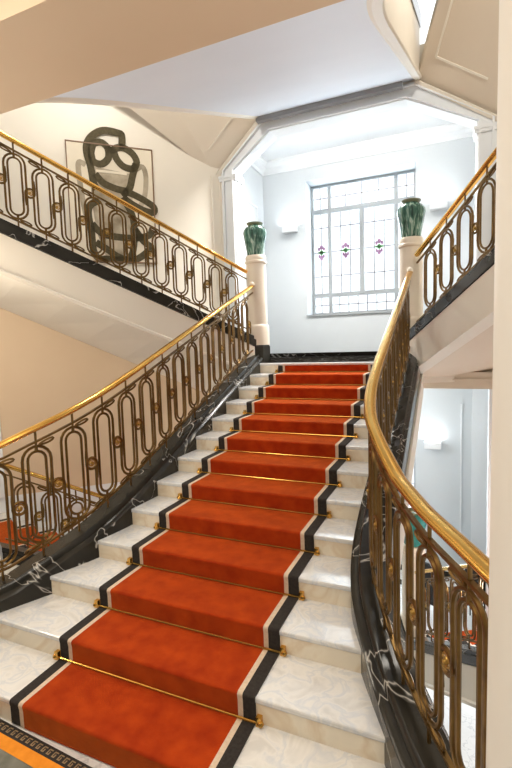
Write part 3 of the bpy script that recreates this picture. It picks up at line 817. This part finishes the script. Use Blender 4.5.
# ------------------------------------------------------------------ hall: beam, ceiling, column, floors
struct('ceiling_beam', MB().box((-4.6, -0.04, 3.60), (4.6, 0.53, 4.0)), M['beige'])
struct('ceiling', MB().box((-4.6, -4.6, 3.84), (4.6, -0.04, 4.0)), M['cream'])
col = MB().lathe([(0.30, 0), (0.30, 0.12), (0.275, 0.15), (0.27, 0.2), (0.262, 3.35), (0.275, 3.38), (0.275, 3.42), (0.30, 3.46), (0.30, 3.60)], 48, (1.955, -0.33, 0))
tag(obj('column', col, M['column'], smooth=True), 'smooth round cream column at the right edge, beside the curving handrail', 'column')
fl = [(p[0]*1.0, p[1]) for p in offset(RAIL, 0.10) if p[1] <= 0.30]
poly = [(4.6, -4.6), (4.6, -0.30), (fl[-1][0]+0.1, -0.30)] + list(reversed(fl)) + [(-p[0], p[1]) for p in fl] + [(-fl[-1][0]-0.1, -0.30), (-4.6, -0.30), (-4.6, -4.6)]
struct('floor', MB().prism(poly, -0.25, 0.0), M['floor'])
struct('floor_ground', MB().box((-5.5, -4.6, -4.4), (5.5, 8.0, -4.3)), M['floor'])

# lower landing furniture glimpsed through the right balustrade
def chair(x, y, z, rot, label):
    r = thing('high_back_chair', label, 'chair', (x, y, z), 'black chairs on the lower landing')
    c, s_ = math.cos(rot), math.sin(rot)
    def R(mb): mb.v = [(x + c*a - s_*b, y + s_*a + c*b, z + q) for a, b, q in mb.v]; return mb
    obj('seat', R(MB().box((-0.21, -0.21, 0.42), (0.21, 0.21, 0.50))), M['blackfab'], r, bevel=0.02)
    obj('backrest', R(MB().slab([(-0.20, 0.18, 0.50), (0.20, 0.18, 0.50), (0.20, 0.26, 1.02), (0.15, 0.27, 1.09), (-0.15, 0.27, 1.09), (-0.20, 0.26, 1.02)], (0, 0.05, 0))), M['blackfab'], r, bevel=0.015)
    for a in (-1, 1):
        for b in (-1, 1):
            obj('leg', R(MB().tube([(a*0.18, b*0.18, 0.43), (a*0.20, b*0.20, 0.0)], [0.016, 0.010], 6)), M['blackfab'], r)
chair(1.30, 5.45, LL, 2.6, 'black high-back chair beside the lower pedestal, seen through the near balustrade')
chair(1.78, 5.6, LL, -2.6, 'black high-back chair on the lower landing nearest the right wall')

# ------------------------------------------------------------------ light
w = bpy.data.worlds.new('World'); SC.world = w; w.use_nodes = True
nt = w.node_tree; bg = nt.nodes['Background']
tc = nt.nodes.new('ShaderNodeTexCoord'); sp = nt.nodes.new('ShaderNodeSeparateXYZ')
r = ramp(nt, [(0.35, (0.10, 0.09, 0.08)), (0.65, (0.95, 0.98, 1.0))])
mr = nt.nodes.new('ShaderNodeMapRange'); mr.inputs['From Min'].default_value = -1; mr.inputs['From Max'].default_value = 1
nt.links.new(tc.outputs['Generated'], sp.inputs[0]); nt.links.new(sp.outputs['Y'], mr.inputs['Value'])
nt.links.new(mr.outputs['Result'], r.inputs['Fac']); nt.links.new(r.outputs['Color'], bg.inputs['Color'])
bg.inputs['Strength'].default_value = 1.35
def area(name, loc, target, sx, sy, e, col):
    L = bpy.data.lights.new(name, 'AREA'); L.shape = 'RECTANGLE'; L.size = sx; L.size_y = sy; L.energy = e; L.color = col
    o = bpy.data.objects.new(name, L); COL.objects.link(o); o.location = loc
    o.rotation_euler = (Vector(target) - Vector(loc)).to_track_quat('-Z', 'Y').to_euler(); return o
area('daylight_window', (0, 7.9, 4.0), (0, 5.0, 2.9), 2.4, 2.8, 105, (0.86, 0.95, 1.0))
area('daylight_window_lower', (0, 7.9, 0.0), (0, 5.0, -1.0), 2.4, 2.8, 260, (0.86, 0.95, 1.0))
area('hall_ceiling_fill', (-0.2, -0.75, 3.75), (0.0, 0.4, 0.0), 2.4, 0.9, 18, (1.0, 0.91, 0.78))  # added fill from the unseen hall ceiling, brightens the near steps
area('arch_fill', (0.1, 5.42, 5.535), (0.0, 2.0, 1.0), 1.8, 0.12, 250, (1.0, 0.96, 0.90))  # added daylight fill hidden behind the arch top, lights the treads
def point(name, loc, e, col, rad=0.25):
    L = bpy.data.lights.new(name, 'POINT'); L.energy = e; L.color = col; L.shadow_soft_size = rad
    o = bpy.data.objects.new(name, L); COL.objects.link(o); o.location = loc
point('gallery_fill_left', (-1.9, 2.2, 6.25), 125, (1.0, 0.95, 0.86))  # added fill out of view, brightens the left wall
point('gallery_fill_right', (2.2, 2.2, 6.25), 110, (1.0, 0.95, 0.86))  # mirrored fill, added unseen to light the right soffits
point('hall_fill_left', (-2.9, 0.6, 2.6), 75, (1.0, 0.88, 0.70))  # unseen fill, added to light the beige wall and beam
point('lower_stairwell_fill_left', (-2.3, 2.6, -0.9), 120, (1.0, 0.93, 0.82))  # unseen fill added for the left soffit and lower stairs
point('lower_stairwell_fill_right', (2.4, 3.6, -0.6), 45, (1.0, 0.95, 0.88))  # unseen light put in to brighten the lower right flight
point('lower_landing_fill', (0.0, 6.0, 0.9), 40, (0.90, 0.96, 1.0))  # fill added behind the stairs to brighten the lower landing walls
point('hall_fill_right', (2.3, -1.6, 3.2), 78, (1.0, 0.93, 0.82))  # unseen light added to brighten the column
point('hall_fill_near', (-1.6, -1.3, 2.9), 32, (1.0, 0.91, 0.78))  # added out of view to brighten the beam underside
point('lower_hall_fill', (2.0, 3.2, -3.2), 60, (1.0, 0.95, 0.88))  # unseen fill put in to brighten the ground floor
point('landing_fill', (0.0, 5.55, 5.46), 5, (0.88, 0.95, 1.0), 0.08)  # small fill hidden by the arch trim, added to brighten the alcove

# ------------------------------------------------------------------ camera
F = 456.245
cam = bpy.data.cameras.new('camera'); cam.sensor_fit = 'VERTICAL'; cam.sensor_height = 36.0
cam.lens = F/768*36.0; cam.clip_start = 0.05; cam.clip_end = 200
co = bpy.data.objects.new('camera', cam); COL.objects.link(co)
ya, pi_, ro = 0.412178, -0.0858201, -0.0299863
f = Vector((-math.sin(ya)*math.cos(pi_), math.cos(ya)*math.cos(pi_), math.sin(pi_)))
r0 = Vector((math.cos(ya), math.sin(ya), 0)); u0 = r0.cross(f)
rr = r0*math.cos(ro) + u0*math.sin(ro); uu = -r0*math.sin(ro) + u0*math.cos(ro)
mx = Matrix((rr, uu, -f)).transposed().to_4x4(); mx.translation = Vector((1.6008, -1.6344, 2.0864))
co.matrix_world = mx
SC.camera = co
SC.view_settings.view_transform = 'Standard'; SC.view_settings.look = 'None'
SC.view_settings.gamma = 1; SC.view_settings.exposure = 0.42; SC.view_settings.use_curve_mapping = False
